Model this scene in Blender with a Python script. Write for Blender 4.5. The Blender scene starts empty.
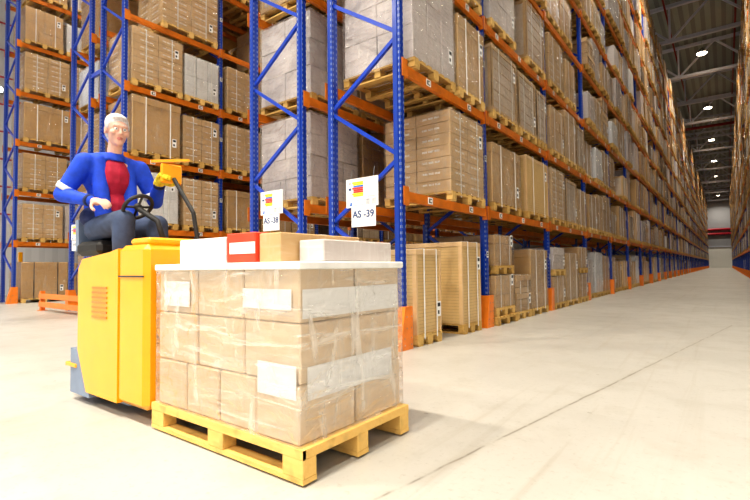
import bpy, bmesh, math, random
from mathutils import Vector, Matrix
S = 0.9                       # everything below is laid out in camera heights; one camera height is 0.9 m
C = bpy.context.scene.collection
rng = random.Random(7)

# ------------------------------------------------------------------ materials
class NT:
    def __init__(s, name):
        s.m = bpy.data.materials.new(name); s.m.use_nodes = True
        s.t = s.m.node_tree; s.t.nodes.clear()
        s.out = s.t.nodes.new('ShaderNodeOutputMaterial')
    def n(s, typ, **kw):
        x = s.t.nodes.new(typ)
        for k, v in kw.items(): setattr(x, k, v)
        return x
    def set(s, sock, v):
        if hasattr(v, 'is_linked') or isinstance(v, bpy.types.NodeSocket): s.t.links.new(v, sock)
        else:
            if isinstance(v, (tuple, list)) and len(v) == 3 and sock.type == 'RGBA': v = (*v, 1)
            sock.default_value = v
    def math(s, op, a, b=0.0, c=None, clamp=False):
        x = s.n('ShaderNodeMath', operation=op, use_clamp=clamp)
        s.set(x.inputs[0], a); s.set(x.inputs[1], b)
        if c is not None: s.set(x.inputs[2], c)
        return x.outputs[0]
    def mix(s, f, a, b):
        x = s.n('ShaderNodeMix', data_type='RGBA'); s.set(x.inputs[0], f); s.set(x.inputs[6], a); s.set(x.inputs[7], b)
        return x.outputs[2]
    def coord(s, which='Object'):
        return s.n('ShaderNodeTexCoord').outputs[which]
    def mapped(s, v, scale=(1, 1, 1), loc=(0, 0, 0), rot=(0, 0, 0)):
        x = s.n('ShaderNodeMapping'); s.set(x.inputs[0], v)
        x.inputs[1].default_value = loc; x.inputs[2].default_value = rot; x.inputs[3].default_value = scale
        return x.outputs[0]
    def noise(s, v, scale=5, detail=3, rough=.5, dist=0):
        x = s.n('ShaderNodeTexNoise'); s.set(x.inputs['Vector'], v)
        x.inputs['Scale'].default_value = scale; x.inputs['Detail'].default_value = detail
        x.inputs['Roughness'].default_value = rough; x.inputs['Distortion'].default_value = dist
        return x.outputs['Fac']
    def ramp(s, f, lo, hi):       # linear step lo..hi -> 0..1
        x = s.n('ShaderNodeMapRange'); s.set(x.inputs[0], f)
        x.inputs[1].default_value = lo; x.inputs[2].default_value = hi
        return x.outputs[0]
    def xyz(s, v):
        x = s.n('ShaderNodeSeparateXYZ'); s.set(x.inputs[0], v); return x.outputs
    def bump(s, h, strength=.3, dist=.01):
        x = s.n('ShaderNodeBump'); s.set(x.inputs['Height'], h)
        x.inputs['Strength'].default_value = strength; x.inputs['Distance'].default_value = dist
        return x.outputs[0]
    def bsdf(s, col, rough=.5, metal=0, coat=0, coat_rough=.1, normal=None, spec=.5, emit=None, es=0, coat_normal=None, sheen=0):
        b = s.n('ShaderNodeBsdfPrincipled')
        s.set(b.inputs['Base Color'], col); s.set(b.inputs['Roughness'], rough); s.set(b.inputs['Metallic'], metal)
        s.set(b.inputs['Coat Weight'], coat); s.set(b.inputs['Coat Roughness'], coat_rough)
        s.set(b.inputs['Specular IOR Level'], spec)
        if sheen: b.inputs['Sheen Weight'].default_value = sheen
        if normal: s.set(b.inputs['Normal'], normal)
        if coat_normal: s.set(b.inputs['Coat Normal'], coat_normal)
        if emit: s.set(b.inputs['Emission Color'], emit); b.inputs['Emission Strength'].default_value = es
        s.t.links.new(b.outputs[0], s.out.inputs[0]); return b
    def seed(s):                  # one random value per thing (or per load in the far rows)
        a = s.n('ShaderNodeAttribute', attribute_name='seed').outputs['Fac']
        o = s.n('ShaderNodeObjectInfo').outputs['Random']
        return s.math('FRACT', s.math('ADD', a, o))

def simple(name, col, rough=.5, metal=0, var=.12, nscale=6, bump=.1, **kw):
    t = NT(name); co = t.coord(); n = t.noise(co, nscale, 4)
    c = t.mix(t.ramp(n, .3, .7), tuple(v * (1 - var) for v in col), tuple(min(1, v * (1 + var)) for v in col))
    t.bsdf(c, rough, metal, normal=t.bump(n, bump, .01) if bump else None, **kw)
    return t.m

def kraft(name, c1, c2, wrap=.6, seam=(0, 0), dash=False, grain=.1, glint=.35, white_film=.25):
    t = NT(name); co = t.coord(); x, y, z = t.xyz(co); nx, ny, nz = t.xyz(t.coord('Normal'))
    sd = t.seed()
    u = t.n('ShaderNodeMix', data_type='FLOAT')
    t.set(u.inputs[0], t.math('GREATER_THAN', t.math('ABSOLUTE', nx), .5)); t.set(u.inputs[2], x); t.set(u.inputs[3], y)
    u = u.outputs[0]
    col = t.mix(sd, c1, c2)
    n = t.noise(co, 2.2, 4)
    col = t.mix(t.math('MULTIPLY', t.ramp(n, .35, .7), .3), col, tuple(v * .7 for v in c1))
    if seam[0]:
        f = t.math('FRACT', t.math('DIVIDE', z, seam[0]))
        l = t.math('LESS_THAN', f, .06)
        if seam[1]:
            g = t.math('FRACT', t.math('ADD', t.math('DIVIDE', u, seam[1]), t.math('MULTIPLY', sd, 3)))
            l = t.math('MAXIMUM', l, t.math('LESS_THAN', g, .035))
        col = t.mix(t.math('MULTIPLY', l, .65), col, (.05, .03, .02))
    if dash:
        zz = t.math('FRACT', t.math('DIVIDE', z, .165)); zm = t.math('MULTIPLY', t.math('GREATER_THAN', zz, .52), t.math('LESS_THAN', zz, .70))
        uu = t.math('FRACT', t.math('DIVIDE', t.math('ADD', u, .5), .52)); um = t.math('MULTIPLY', t.math('GREATER_THAN', uu, .12), t.math('LESS_THAN', uu, .74))
        u3 = t.math('FRACT', t.math('DIVIDE', u, .105)); um = t.math('MULTIPLY', um, t.math('LESS_THAN', u3, .82))
        tt = t.math('LESS_THAN', t.math('ABSOLUTE', nz), .5)
        grit = t.ramp(t.noise(t.mapped(co, (40, 40, 60)), 1, 2), .3, .5)
        col = t.mix(t.math('MULTIPLY', t.math('MULTIPLY', t.math('MULTIPLY', zm, um), tt), t.math('MULTIPLY', grit, .85)), col, (.92, .9, .86))
    # stretch film: milky streaks and a wrinkled glossy coat
    fs = t.noise(t.mapped(co, (1.2, 1.2, 7)), 3, 4, .6, 1.2)
    fv = t.noise(t.mapped(co, (9, 9, 1.3), rot=(.15, .1, 0)), 2.5, 3, .6, .8)
    milky = t.math('MULTIPLY', t.ramp(t.math('MAXIMUM', fs, fv), .52, .74), white_film)
    col = t.mix(milky, col, (.88, .87, .86))
    wr = t.noise(t.mapped(co, (3, 3, 6), rot=(.3, .2, 0)), 1.6, 3, .5, .6)
    t.bsdf(col, .6, coat=wrap, coat_rough=.13, coat_normal=t.bump(wr, glint, .06), normal=t.bump(n, grain, .01))
    return t.m

M = {}
M['kraft'] = kraft('kraft_cardboard', (.58, .37, .17), (.72, .50, .27), white_film=.1)
M['kraft_light'] = kraft('light_kraft_cardboard', (.74, .56, .36), (.80, .63, .44), wrap=.4, white_film=.2)
M['print'] = kraft('printed_cardboard', (.60, .40, .19), (.72, .51, .29), dash=True, white_film=.08)
M['shiny'] = kraft('wrapped_kraft_cardboard', (.54, .33, .13), (.64, .42, .19), wrap=1, glint=.5, white_film=.06)
M['white'] = kraft('white_cardboard', (.78, .79, .81), (.85, .85, .86), white_film=.1)
M['grey'] = kraft('grey_film_over_cartons', (.62, .55, .53), (.72, .66, .65), wrap=.7, glint=.35, white_film=.35)
M['pale'] = kraft('pale_panel', (.60, .47, .34), (.68, .57, .46), wrap=.7, white_film=.25)
M['stripe'] = kraft('layered_board', (.56, .37, .15), (.66, .46, .21), seam=(.045, 0), wrap=.4, white_film=.05)
M['far_kraft'] = kraft('far_kraft_cartons', (.11, .055, .018), (.56, .36, .15), seam=(.3, .38), wrap=1, glint=1.3, white_film=.08)  # darker than the near kraft: dimmer light of the far bays put into the colour
M['far_grey'] = kraft('far_film_cartons', (.11, .07, .04), (.56, .44, .30), seam=(.34, .6), wrap=1, glint=1.3, white_film=.22)  # film cartons darkened in colour too, for the dim far and high bays
def wood(name, a, b):
    t = NT(name); co = t.coord(); sd = t.seed()
    n = t.noise(t.mapped(co, (3, 18, 18)), 2, 4, .6); n2 = t.noise(co, 9, 2)
    c = t.mix(t.ramp(t.math('ADD', t.math('MULTIPLY', n, .7), t.math('MULTIPLY', sd, .4)), .3, .8), a, b)
    c = t.mix(t.math('MULTIPLY', t.ramp(n2, .55, .75), .4), c, (.12, .07, .03))
    t.bsdf(c, .75, normal=t.bump(n, .3, .01)); return t.m
M['wood'] = wood('pallet_wood', (.50, .30, .08), (.72, .48, .17))
M['wood_hero'] = wood('fresh_pallet_wood', (.74, .43, .10), (.84, .55, .18))
M['strap'] = simple('white_strap', (.85, .85, .83), .4, bump=0)
M['strap_black'] = simple('black_strap', (.03, .03, .03), .4, bump=0)
M['paper'] = simple('white_paper', (.88, .88, .88), .6, bump=0, var=.03)
M['ink'] = simple('black_ink', (.03, .03, .035), .5, bump=0)
M['navy_ink'] = simple('navy_ink', (.02, .06, .22), .5, bump=0)
M['red'] = simple('red_print', (.85, .06, .05), .5, bump=0)
M['redbox'] = simple('red_carton', (.78, .07, .03), .5, bump=0)
M['yellow_print'] = simple('yellow_print', (.95, .78, .02), .5, bump=0)
M['blue_print'] = simple('blue_print', (.05, .2, .7), .5, bump=0)
M['grey_print'] = simple('grey_print', (.45, .47, .52), .5, bump=0)
M['orange'] = simple('orange_rack_paint', (.66, .185, .012), .38, var=.15, bump=.03, coat=.3)
M['guard'] = simple('orange_guard_paint', (.85, .23, .02), .4, var=.12, bump=.03, coat=.2)
M['brace'] = simple('blue_brace_paint', (.005, .05, .48), .3, var=.1, bump=.02, coat=.4)
M['film'] = None
def film(name='stretch_film', amt=.16, base=0.0):
    t = NT(name); co = t.coord()
    fs = t.noise(t.mapped(co, (.7, .7, 7), rot=(.10, .05, 0)), 2.2, 4, .6, 1.0)
    fv = t.noise(t.mapped(co, (5, 5, 1.2), rot=(.4, .3, 0)), 2.0, 3, .55, .6)
    m = t.math('MAXIMUM', fs, fv)
    wr = t.noise(t.mapped(co, (2.5, 2.5, 6), rot=(.35, .2, 0)), 1.8, 4, .55, 1.2)
    nb = t.bump(wr, .9, .07)
    gl = t.n('ShaderNodeBsdfGlossy'); gl.inputs['Roughness'].default_value = .12; gl.inputs['Color'].default_value = (1, 1, 1, 1); t.set(gl.inputs['Normal'], nb)
    df = t.n('ShaderNodeBsdfDiffuse'); df.inputs['Color'].default_value = (.95, .93, .90, 1)
    tr = t.n('ShaderNodeBsdfTransparent')
    m1 = t.n('ShaderNodeMixShader'); t.set(m1.inputs[0], t.math('ADD', t.math('MULTIPLY', t.ramp(m, .52, .74), amt), base)); t.t.links.new(tr.outputs[0], m1.inputs[1]); t.t.links.new(df.outputs[0], m1.inputs[2])
    fr = t.n('ShaderNodeFresnel'); fr.inputs[0].default_value = 1.5; t.set(fr.inputs['Normal'], nb)
    m2 = t.n('ShaderNodeMixShader'); t.set(m2.inputs[0], t.math('ADD', t.math('MULTIPLY', fr.outputs[0], .6), .0, clamp=True)); t.t.links.new(m1.outputs[0], m2.inputs[1]); t.t.links.new(gl.outputs[0], m2.inputs[2])
    t.t.links.new(m2.outputs[0], t.out.inputs[0]); return t.m
M['film'] = film(); M['milky'] = film('milky_stretch_film', .42, .10)
def postmat():
    t = NT('blue_rack_paint'); co = t.coord(); x, y, z = t.xyz(co); nx, ny, nz = t.xyz(t.coord('Normal'))
    zf = t.math('FRACT', t.math('DIVIDE', z, .078)); hole = t.math('LESS_THAN', zf, .45)
    # punched slots: two columns on the aisle face, one column on the side face
    a = t.math('ABSOLUTE', t.math('SUBTRACT', t.math('ABSOLUTE', y), .034)); fx = t.math('LESS_THAN', a, .006)
    fx = t.math('MULTIPLY', fx, t.math('GREATER_THAN', t.math('ABSOLUTE', nx), .6))
    d = t.math('ABSOLUTE', t.math('SUBTRACT', x, .030)); fy = t.math('LESS_THAN', d, .0065)
    fy = t.math('MULTIPLY', fy, t.math('GREATER_THAN', t.math('ABSOLUTE', ny), .6))
    h = t.math('MULTIPLY', hole, t.math('MAXIMUM', fx, fy))
    n = t.noise(co, 8, 3)
    c = t.mix(n, (.001, .032, .30), (.002, .050, .42))
    c = t.mix(h, c, (.30, .36, .50))  # slots coloured pale, as light showing through and reflecting in them
    t.bsdf(c, .33, coat=.3, coat_rough=.15); return t.m
M['post'] = postmat()
M['post_dark'] = simple('blue_rack_paint_shadow', (.008, .03, .2), .5, bump=0)
def floor_mat():
    t = NT('polished_concrete'); co = t.coord(); x, y, z = t.xyz(co)
    big = t.noise(co, .35, 5, .6); mid = t.noise(co, 2.3, 6, .65); fine = t.noise(co, 28, 4, .7)
    c = t.mix(t.ramp(big, .3, .7), (.42, .41, .385), (.53, .52, .495))
    c = t.mix(t.math('MULTIPLY', t.ramp(mid, .50, .70), .40), c, (.36, .34, .30))
    c = t.mix(t.math('MULTIPLY', t.ramp(fine, .56, .72), .40), c, (.26, .245, .21))
    # sawn joint
    d = t.math('SUBTRACT', x, t.math('ADD', t.math('MULTIPLY', y, .164), -1.50))
    wob = t.math('MULTIPLY', t.math('SUBTRACT', t.noise(co, 3, 3), .5), .03)
    j = t.math('ABSOLUTE', t.math('ADD', d, wob)); line = t.math('SUBTRACT', 1, t.ramp(j, .002, .012))
    halo = t.math('SUBTRACT', 1, t.ramp(j, .01, .07))
    gate = t.math('LESS_THAN', y, 9.5)
    brk = t.ramp(t.noise(co, 7, 3), .30, .5)
    c = t.mix(t.math('MULTIPLY', t.math('MULTIPLY', t.math('MULTIPLY', line, .75), brk), gate), c, (.13, .12, .10))
    c = t.mix(t.math('MULTIPLY', t.math('MULTIPLY', halo, .16), gate), c, (.34, .31, .25))
    # tyre marks running down the aisle
    tr = t.noise(t.mapped(co, (5, .16, 1)), 1.6, 5, .65, .6)
    band = t.math('SUBTRACT', 1, t.ramp(t.math('ABSOLUTE', t.math('ADD', x, .85)), .4, 1.5))
    c = t.mix(t.math('MULTIPLY', t.math('MULTIPLY', t.ramp(tr, .55, .72), .45), band), c, (.34, .31, .26))
    # small flecks
    v = t.n('ShaderNodeTexVoronoi'); t.set(v.inputs['Vector'], t.mapped(co, (1.2, 1.6, 1))); v.inputs['Scale'].default_value = 1.7
    sp = t.math('LESS_THAN', v.outputs['Distance'], .035)
    c = t.mix(t.math('MULTIPLY', sp, .55), c, (.22, .20, .17))
    r = t.math('ADD', t.math('MULTIPLY', mid, .25), .24)
    t.bsdf(c, r, normal=t.bump(t.math('ADD', mid, t.math('MULTIPLY', fine, .3)), .06, .01), spec=.5); return t.m
M['floor'] = floor_mat()
def ribs(name, col, axis, period, depth=.45, rough=.6):
    t = NT(name); co = t.coord(); c3 = t.xyz(co); f = t.math('FRACT', t.math('DIVIDE', c3[axis], period))
    l = t.math('MULTIPLY', t.math('GREATER_THAN', f, .55), depth)
    n = t.noise(co, .6, 3)
    c = t.mix(l, t.mix(n, col, tuple(v * .85 for v in col)), tuple(v * .3 for v in col))
    t.bsdf(c, rough); return t.m
M['deck'] = ribs('roof_deck', (.33, .36, .34), 0, .62, .5)
M['wall_far'] = simple('painted_wall', (.30, .31, .34), .7, bump=0, var=.05, nscale=.5)
M['wall_low'] = simple('bright_dock_wall', (.86, .87, .84), .6, bump=0, var=.04)
M['wall_side'] = ribs('ribbed_white_wall', (.82, .83, .86), 1, .5, .12)
M['steel'] = simple('pale_steel_paint', (.55, .57, .68), .45, bump=0, var=.06)
M['redpipe'] = simple('red_pipe_paint', (.24, .02, .02), .4, bump=0)
M['redpipe_bright'] = simple('bright_red_pipe', (.40, .02, .04), .4, bump=0)
M['lamp'] = simple('lamp_housing', (.35, .35, .36), .4, metal=.6, bump=0)
t = NT('lamp_glow'); t.bsdf((1, 1, 1), .5, emit=(1, .88, .66), es=30); M['glow'] = t.m
t = NT('flood_glow'); t.bsdf((1, 1, 1), .5, emit=(.95, .97, 1), es=60); M['flood'] = t.m
M['yellow'] = simple('yellow_truck_paint', (.98, .43, .006), .32, var=.04, bump=.01, coat=.5)
M['slate'] = simple('slate_truck_plastic', (.20, .26, .38), .45, bump=.03)
M['black'] = simple('black_rubber', (.02, .02, .022), .6, bump=.05)
M['darksteel'] = simple('fork_steel', (.10, .10, .11), .4, metal=.8, bump=.05)
M['chrome'] = simple('bright_steel', (.6, .6, .6), .25, metal=1, bump=0)
M['screen'] = simple('screen_glass', (.02, .05, .07), .1, bump=0)
M['skin'] = simple('skin', (.72, .43, .34), .5, var=.06, nscale=20, bump=.05)
M['hair'] = simple('grey_hair', (.62, .60, .62), .7, var=.25, nscale=60, bump=.8)
M['jacket'] = simple('royal_blue_cloth', (.012, .07, .62), .75, var=.2, nscale=14, bump=.5)
M['navy'] = simple('navy_cloth', (.012, .022, .10), .8, var=.2, nscale=14, bump=.5)
M['trouser'] = simple('slate_blue_cloth', (.05, .075, .15), .8, var=.25, nscale=12, bump=.5)
M['vest'] = simple('dark_red_cloth', (.42, .012, .05), .8, var=.2, nscale=14, bump=.4)
M['reflect'] = simple('white_reflective_tape', (.82, .84, .86), .35, bump=0)
M['glove'] = simple('yellow_glove', (.80, .62, .03), .7, bump=.3, nscale=30)
M['eye'] = simple('eye_white', (.85, .85, .85), .2, bump=0)
M['iris'] = simple('eye_iris', (.05, .08, .12), .2, bump=0)
M['lips'] = simple('lips', (.55, .2, .18), .5, bump=0)
M['shoe'] = simple('black_boot', (.03, .028, .026), .5, bump=.2)

# ------------------------------------------------------------------ mesh helpers
class MB:
    def __init__(s): s.v = []; s.f = []; s.mi = []; s.sd = []; s.mats = []; s.seed = 0.0
    def mat(s, m):
        if m not in s.mats: s.mats.append(m)
        return s.mats.index(m)
    def hexa(s, p, m):
        b = len(s.v); s.v += [tuple(q) for q in p]; k = s.mat(m)
        for f in ((0, 3, 2, 1), (4, 5, 6, 7), (0, 1, 5, 4), (1, 2, 6, 5), (2, 3, 7, 6), (3, 0, 4, 7)):
            s.f.append(tuple(b + i for i in f)); s.mi.append(k); s.sd.append(s.seed)
    def box(s, x0, x1, y0, y1, z0, z1, m, bev=0):
        if bev:
            b = bev
            X = (x0, x1); Y = (y0, y1); Z = (z0, z1); base = len(s.v); idx = {}
            for i in (0, 1):
                for j in (0, 1):
                    for k in (0, 1):
                        sx, sy, sz = 1 - 2 * i, 1 - 2 * j, 1 - 2 * k
                        for a, q in enumerate(((X[i], Y[j] + sy * b, Z[k] + sz * b), (X[i] + sx * b, Y[j], Z[k] + sz * b), (X[i] + sx * b, Y[j] + sy * b, Z[k]))):
                            idx[i, j, k, a] = len(s.v); s.v.append(q)
            fs = []
            for i in (0, 1):
                fs.append([idx[i, j, k, 0] for j, k in ((0, 0), (1, 0), (1, 1), (0, 1))][::(-1 if i == 0 else 1)])
                fs.append([idx[j, i, k, 1] for j, k in ((0, 0), (1, 0), (1, 1), (0, 1))][::(1 if i == 0 else -1)])
                fs.append([idx[j, k, i, 2] for j, k in ((0, 0), (1, 0), (1, 1), (0, 1))][::(-1 if i == 0 else 1)])
            for a in (0, 1):
                for c in (0, 1):
                    fs.append([idx[a, c, 0, 0], idx[a, c, 1, 0], idx[a, c, 1, 1], idx[a, c, 0, 1]])
                    fs.append([idx[a, 0, c, 0], idx[a, 1, c, 0], idx[a, 1, c, 2], idx[a, 0, c, 2]])
                    fs.append([idx[0, a, c, 1], idx[1, a, c, 1], idx[1, a, c, 2], idx[0, a, c, 2]])
                    for k in (0, 1): fs.append([idx[a, c, k, 0], idx[a, c, k, 1], idx[a, c, k, 2]])
            km = s.mat(m)
            for f in fs: s.f.append(tuple(f)); s.mi.append(km); s.sd.append(s.seed)
            s.fix = True
            return
        s.hexa(((x0, y0, z0), (x1, y0, z0), (x1, y1, z0), (x0, y1, z0), (x0, y0, z1), (x1, y0, z1), (x1, y1, z1), (x0, y1, z1)), m)
    def bar(s, a, b, w, h, m, up=(0, 0, 1)):      # rectangular bar from a to b
        a, b = Vector(a), Vector(b); d = (b - a).normalized(); u = Vector(up)
        r = d.cross(u)
        if r.length < 1e-4: r = d.cross(Vector((1, 0, 0)))
        r.normalize(); u = r.cross(d).normalized(); r *= w / 2; u *= h / 2
        s.hexa((a - r - u, a + r - u, b + r - u, b - r - u, a - r + u, a + r + u, b + r + u, b - r + u), m); s.fix = True
    def tube(s, pts, rad, m, n=10, cap=True):
        pts = [Vector(p) for p in pts]; R = rad if isinstance(rad, (list, tuple)) else [rad] * len(pts)
        rings = []; k = s.mat(m)
        up = Vector((0, 0, 1)) if abs((pts[-1] - pts[0]).normalized().z) < .9 else Vector((1, 0, 0))
        for i, p in enumerate(pts):
            d = ((pts[min(i + 1, len(pts) - 1)] - pts[max(i - 1, 0)])).normalized()
            r = d.cross(up).normalized(); u = r.cross(d)
            rings.append([len(s.v) + j for j in range(n)])
            s.v += [tuple(p + (r * math.cos(2 * math.pi * j / n) + u * math.sin(2 * math.pi * j / n)) * R[i]) for j in range(n)]
        for a, b in zip(rings, rings[1:]):
            for j in range(n):
                s.f.append((a[j], a[(j + 1) % n], b[(j + 1) % n], b[j])); s.mi.append(k); s.sd.append(s.seed)
        if cap:
            for q in (rings[0][::-1], rings[-1]): s.f.append(tuple(q)); s.mi.append(k); s.sd.append(s.seed)
        s.fix = True
    def ball(s, c, r, m, n=12, rot=None):         # ellipsoid
        c = Vector(c); r = (r, r, r) if not isinstance(r, (tuple, list)) else r; k = s.mat(m)
        R = rot or Matrix.Identity(3); b = len(s.v); H = n // 2 + 1
        s.v.append(tuple(c + R @ Vector((0, 0, r[2]))))
        for i in range(1, H):
            th = math.pi * i / H
            for j in range(n):
                ph = 2 * math.pi * j / n
                s.v.append(tuple(c + R @ Vector((r[0] * math.sin(th) * math.cos(ph), r[1] * math.sin(th) * math.sin(ph), r[2] * math.cos(th)))))
        s.v.append(tuple(c + R @ Vector((0, 0, -r[2])))); last = len(s.v) - 1
        def F(*q): s.f.append(q); s.mi.append(k); s.sd.append(s.seed)
        for j in range(n):
            F(b, b + 1 + j, b + 1 + (j + 1) % n); F(last, last - n + (j + 1) % n, last - n + j)
            for i in range(H - 2):
                o = b + 1 + i * n; F(o + j, o + n + j, o + n + (j + 1) % n, o + (j + 1) % n)
        s.fix = True
    def capsule(s, a, b, ra, rb, m, n=12):
        a, b = Vector(a), Vector(b); s.ball(a, ra, m, n); s.ball(b, rb, m, n); s.tube([a, b], [ra, rb], m, n)
    def prism(s, prof, y0, y1, m, axis='y'):      # profile (x,z) swept along y  (or (y,z) along x)
        n = len(prof); b = len(s.v); k = s.mat(m)
        for t in (y0, y1):
            for p in prof: s.v.append((p[0], t, p[1]) if axis == 'y' else (t, p[0], p[1]))
        def F(q): s.f.append(tuple(q)); s.mi.append(k); s.sd.append(s.seed)
        F(range(b, b + n)); F(range(b + 2 * n - 1, b + n - 1, -1))
        for i in range(n): F((b + i, b + (i + 1) % n, b + n + (i + 1) % n, b + n + i))
        s.fix = True
    def mesh(s, name, smooth=False, seeds=False):
        me = bpy.data.meshes.new(name); me.from_pydata(s.v, [], s.f)
        for m in s.mats: me.materials.append(M[m])
        me.polygons.foreach_set('material_index', s.mi)
        if seeds:
            a = me.attributes.new('seed', 'FLOAT', 'FACE'); a.data.foreach_set('value', s.sd)
        if getattr(s, 'fix', False):
            bm = bmesh.new(); bm.from_mesh(me); bmesh.ops.recalc_face_normals(bm, faces=bm.faces); bm.to_mesh(me); bm.free()
        if smooth: me.polygons.foreach_set('use_smooth', [True] * len(me.polygons))
        me.update(); return me

def link(name, me, parent=None, loc=(0, 0, 0)):
    o = bpy.data.objects.new(name, me); C.objects.link(o); o.location = loc
    if parent: o.parent = parent
    return o
def tag(o, label=None, cat=None, group=None, kind=None):
    if label: o['label'] = label
    if cat: o['category'] = cat
    if group: o['group'] = group
    if kind: o['kind'] = kind
    return o
def thing(name, label, cat, loc=(0, 0, 0), group=None, rz=0):
    o = bpy.data.objects.new(name, None); C.objects.link(o); o.location = loc; o.rotation_euler = (0, 0, rz)
    o.empty_display_size = .1
    return tag(o, label, cat, group)
def text_mesh(txt, size, mat, ext=.0015):
    cu = bpy.data.curves.new('lettering', 'FONT'); cu.body = txt; cu.size = size; cu.extrude = ext
    cu.align_x = 'CENTER'; cu.align_y = 'CENTER'; cu.offset = size * .015
    o = bpy.data.objects.new('lettering', cu); C.objects.link(o)
    dg = bpy.context.evaluated_depsgraph_get(); me = bpy.data.meshes.new_from_object(o.evaluated_get(dg))
    bpy.data.objects.remove(o); me.materials.clear(); me.materials.append(M[mat])
    return me

# ------------------------------------------------------------------ camera
F_PX, YAW, PIT, ROL = 462.53, .6478, .0379, -.0115
def cam_axes():
    c, s = math.cos(YAW), math.sin(YAW)
    rY, fY, Z = Vector((c, s, 0)), Vector((-s, c, 0)), Vector((0, 0, 1))
    fw = math.cos(PIT) * fY + math.sin(PIT) * Z; up = -math.sin(PIT) * fY + math.cos(PIT) * Z
    R = rY * math.cos(ROL) + up * math.sin(ROL); U = -rY * math.sin(ROL) + up * math.cos(ROL)
    return R, U, fw
CR, CU, CF = cam_axes(); EYE = Vector((0, 0, 1))
def visible_area(pts):         # picture area of a quad, for picking which repeats show largest
    q = []
    for p in pts:
        d = Vector(p) - EYE; z = d.dot(CF)
        if z < .3: return 0
        q.append((min(750, max(0, 375 + F_PX * d.dot(CR) / z)), min(500, max(0, 250 - F_PX * d.dot(CU) / z))))
    return abs(sum(q[i][0] * q[(i + 1) % 4][1] - q[(i + 1) % 4][0] * q[i][1] for i in range(4))) / 2
cam = bpy.data.cameras.new('camera'); co = bpy.data.objects.new('camera', cam); C.objects.link(co)
cam.sensor_width = 36; cam.lens = F_PX / 750 * 36; cam.clip_end = 500; cam.clip_start = .05
mw = Matrix((CR, CU, -CF)).transposed().to_4x4(); mw.translation = EYE; co.matrix_world = mw
bpy.context.scene.camera = co

# ------------------------------------------------------------------ layout numbers
X39 = -3.145; D = 1.2195; GAP = .5053; AISLE = 4.3867; Y0 = 4.7535
B1 = 1.946; SP = 1.606; NL = 9                      # first beam top, level pitch, beam levels
XB39 = X39 - D; XB38 = XB39 - GAP; X38 = XB38 - D   # back and face of each row
X37 = X38 - AISLE; XB37 = X37 - D; XB36 = XB37 - GAP; X36 = XB36 - D
X35 = X36 - AISLE; XB35 = X35 - D
XR = 1.27; YEND = 140; XW = -24.0; XWR = 9.0
TOP = B1 + (NL - 1) * SP + .55
def lev(k): return 0 if k == 0 else B1 + (k - 1) * SP
Y39 = [Y0, 7.252, 10.658, 14.201, 17.793]
while Y39[-1] + 3.6 < YEND - 1: Y39.append(Y39[-1] + 3.6)
Y38 = Y39[:9]
Y37 = [Y0, 7.187, 10.76, 14.33, 17.9, 21.5]; Y36 = Y37[:4]; Y35 = Y37[:5]
Y40 = [y for y in Y39 if y > 21]

# ------------------------------------------------------------------ the building
def struct(name, mb, parent=None, **k):
    o = link(name, mb.mesh(name), parent); o['kind'] = 'structure'; return o
b = MB(); b.box(XW, XWR, -22, YEND, -.2, 0, 'floor'); struct('floor', b)
ROOF = 19.1
b = MB(); b.box(XW, XWR, -22, YEND, ROOF, ROOF + .3, 'deck'); struct('ceiling', b)
b = MB(); b.box(XW, XWR, YEND, YEND + .3, 5.1, ROOF + .3, 'wall_far'); b.box(XW, XWR, YEND, YEND + .3, -.2, 5.1, 'wall_low'); struct('wall_back', b)
b = MB(); b.box(XW - .3, XW, -22, YEND + .3, -.2, ROOF + .3, 'wall_side'); struct('wall_left', b)
b = MB(); b.box(XWR, XWR + .3, -22, YEND + .3, -.2, ROOF + .3, 'wall_side'); struct('wall_right', b)
b = MB(); b.box(XW, XWR, YEND - .15, YEND, 5.0, 5.25, 'steel'); struct('trim_1', b)
# roof trusses
zb, zt = 16.3, 18.75
def truss_mesh():
    b = MB(); x0, x1 = XW + .05, XWR - .05
    b.bar((x0, 0, zb), (x1, 0, zb), .26, .22, 'steel'); b.bar((x0, 0, zt), (x1, 0, zt), .26, .22, 'steel')
    x = -2.55 - 4.86 * 5
    while x < x1:
        if x > x0: b.bar((x, 0, zb), (x, 0, zt), .13, .13, 'steel')
        for s in (-1, 1):
            e = x + s * 2.43
            if min(x, e) > x0 and max(x, e) < x1: b.bar((x, 0, zb), (e, 0, zt), .13, .13, 'steel', (0, 1, 0))
        x += 4.86
    return b.mesh('roof_truss')
tm = truss_mesh(); y = 37.3 - 7.78 * 5; n = 0
ordn = ['first', 'second', 'third', 'fourth', 'fifth', 'sixth', 'seventh', 'eighth', 'ninth', 'tenth', 'eleventh', 'twelfth', 'thirteenth', 'fourteenth', 'fifteenth', 'sixteenth', 'seventeenth', 'eighteenth', 'nineteenth', 'twentieth']
def ordw(i):
    if i < 20: return ordn[i]
    d = i + 1; return ('%d' % d) + {1: 'st', 2: 'nd', 3: 'rd'}.get(d % 10, 'th')
while y < YEND:
    o = link('roof_truss', tm, None, (0, y, 0)); tag(o, 'pale steel lattice truss under the roof, %s from the open end of the hall' % ordw(n), 'roof truss', 'roof trusses'); y += 7.78; n += 1
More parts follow.
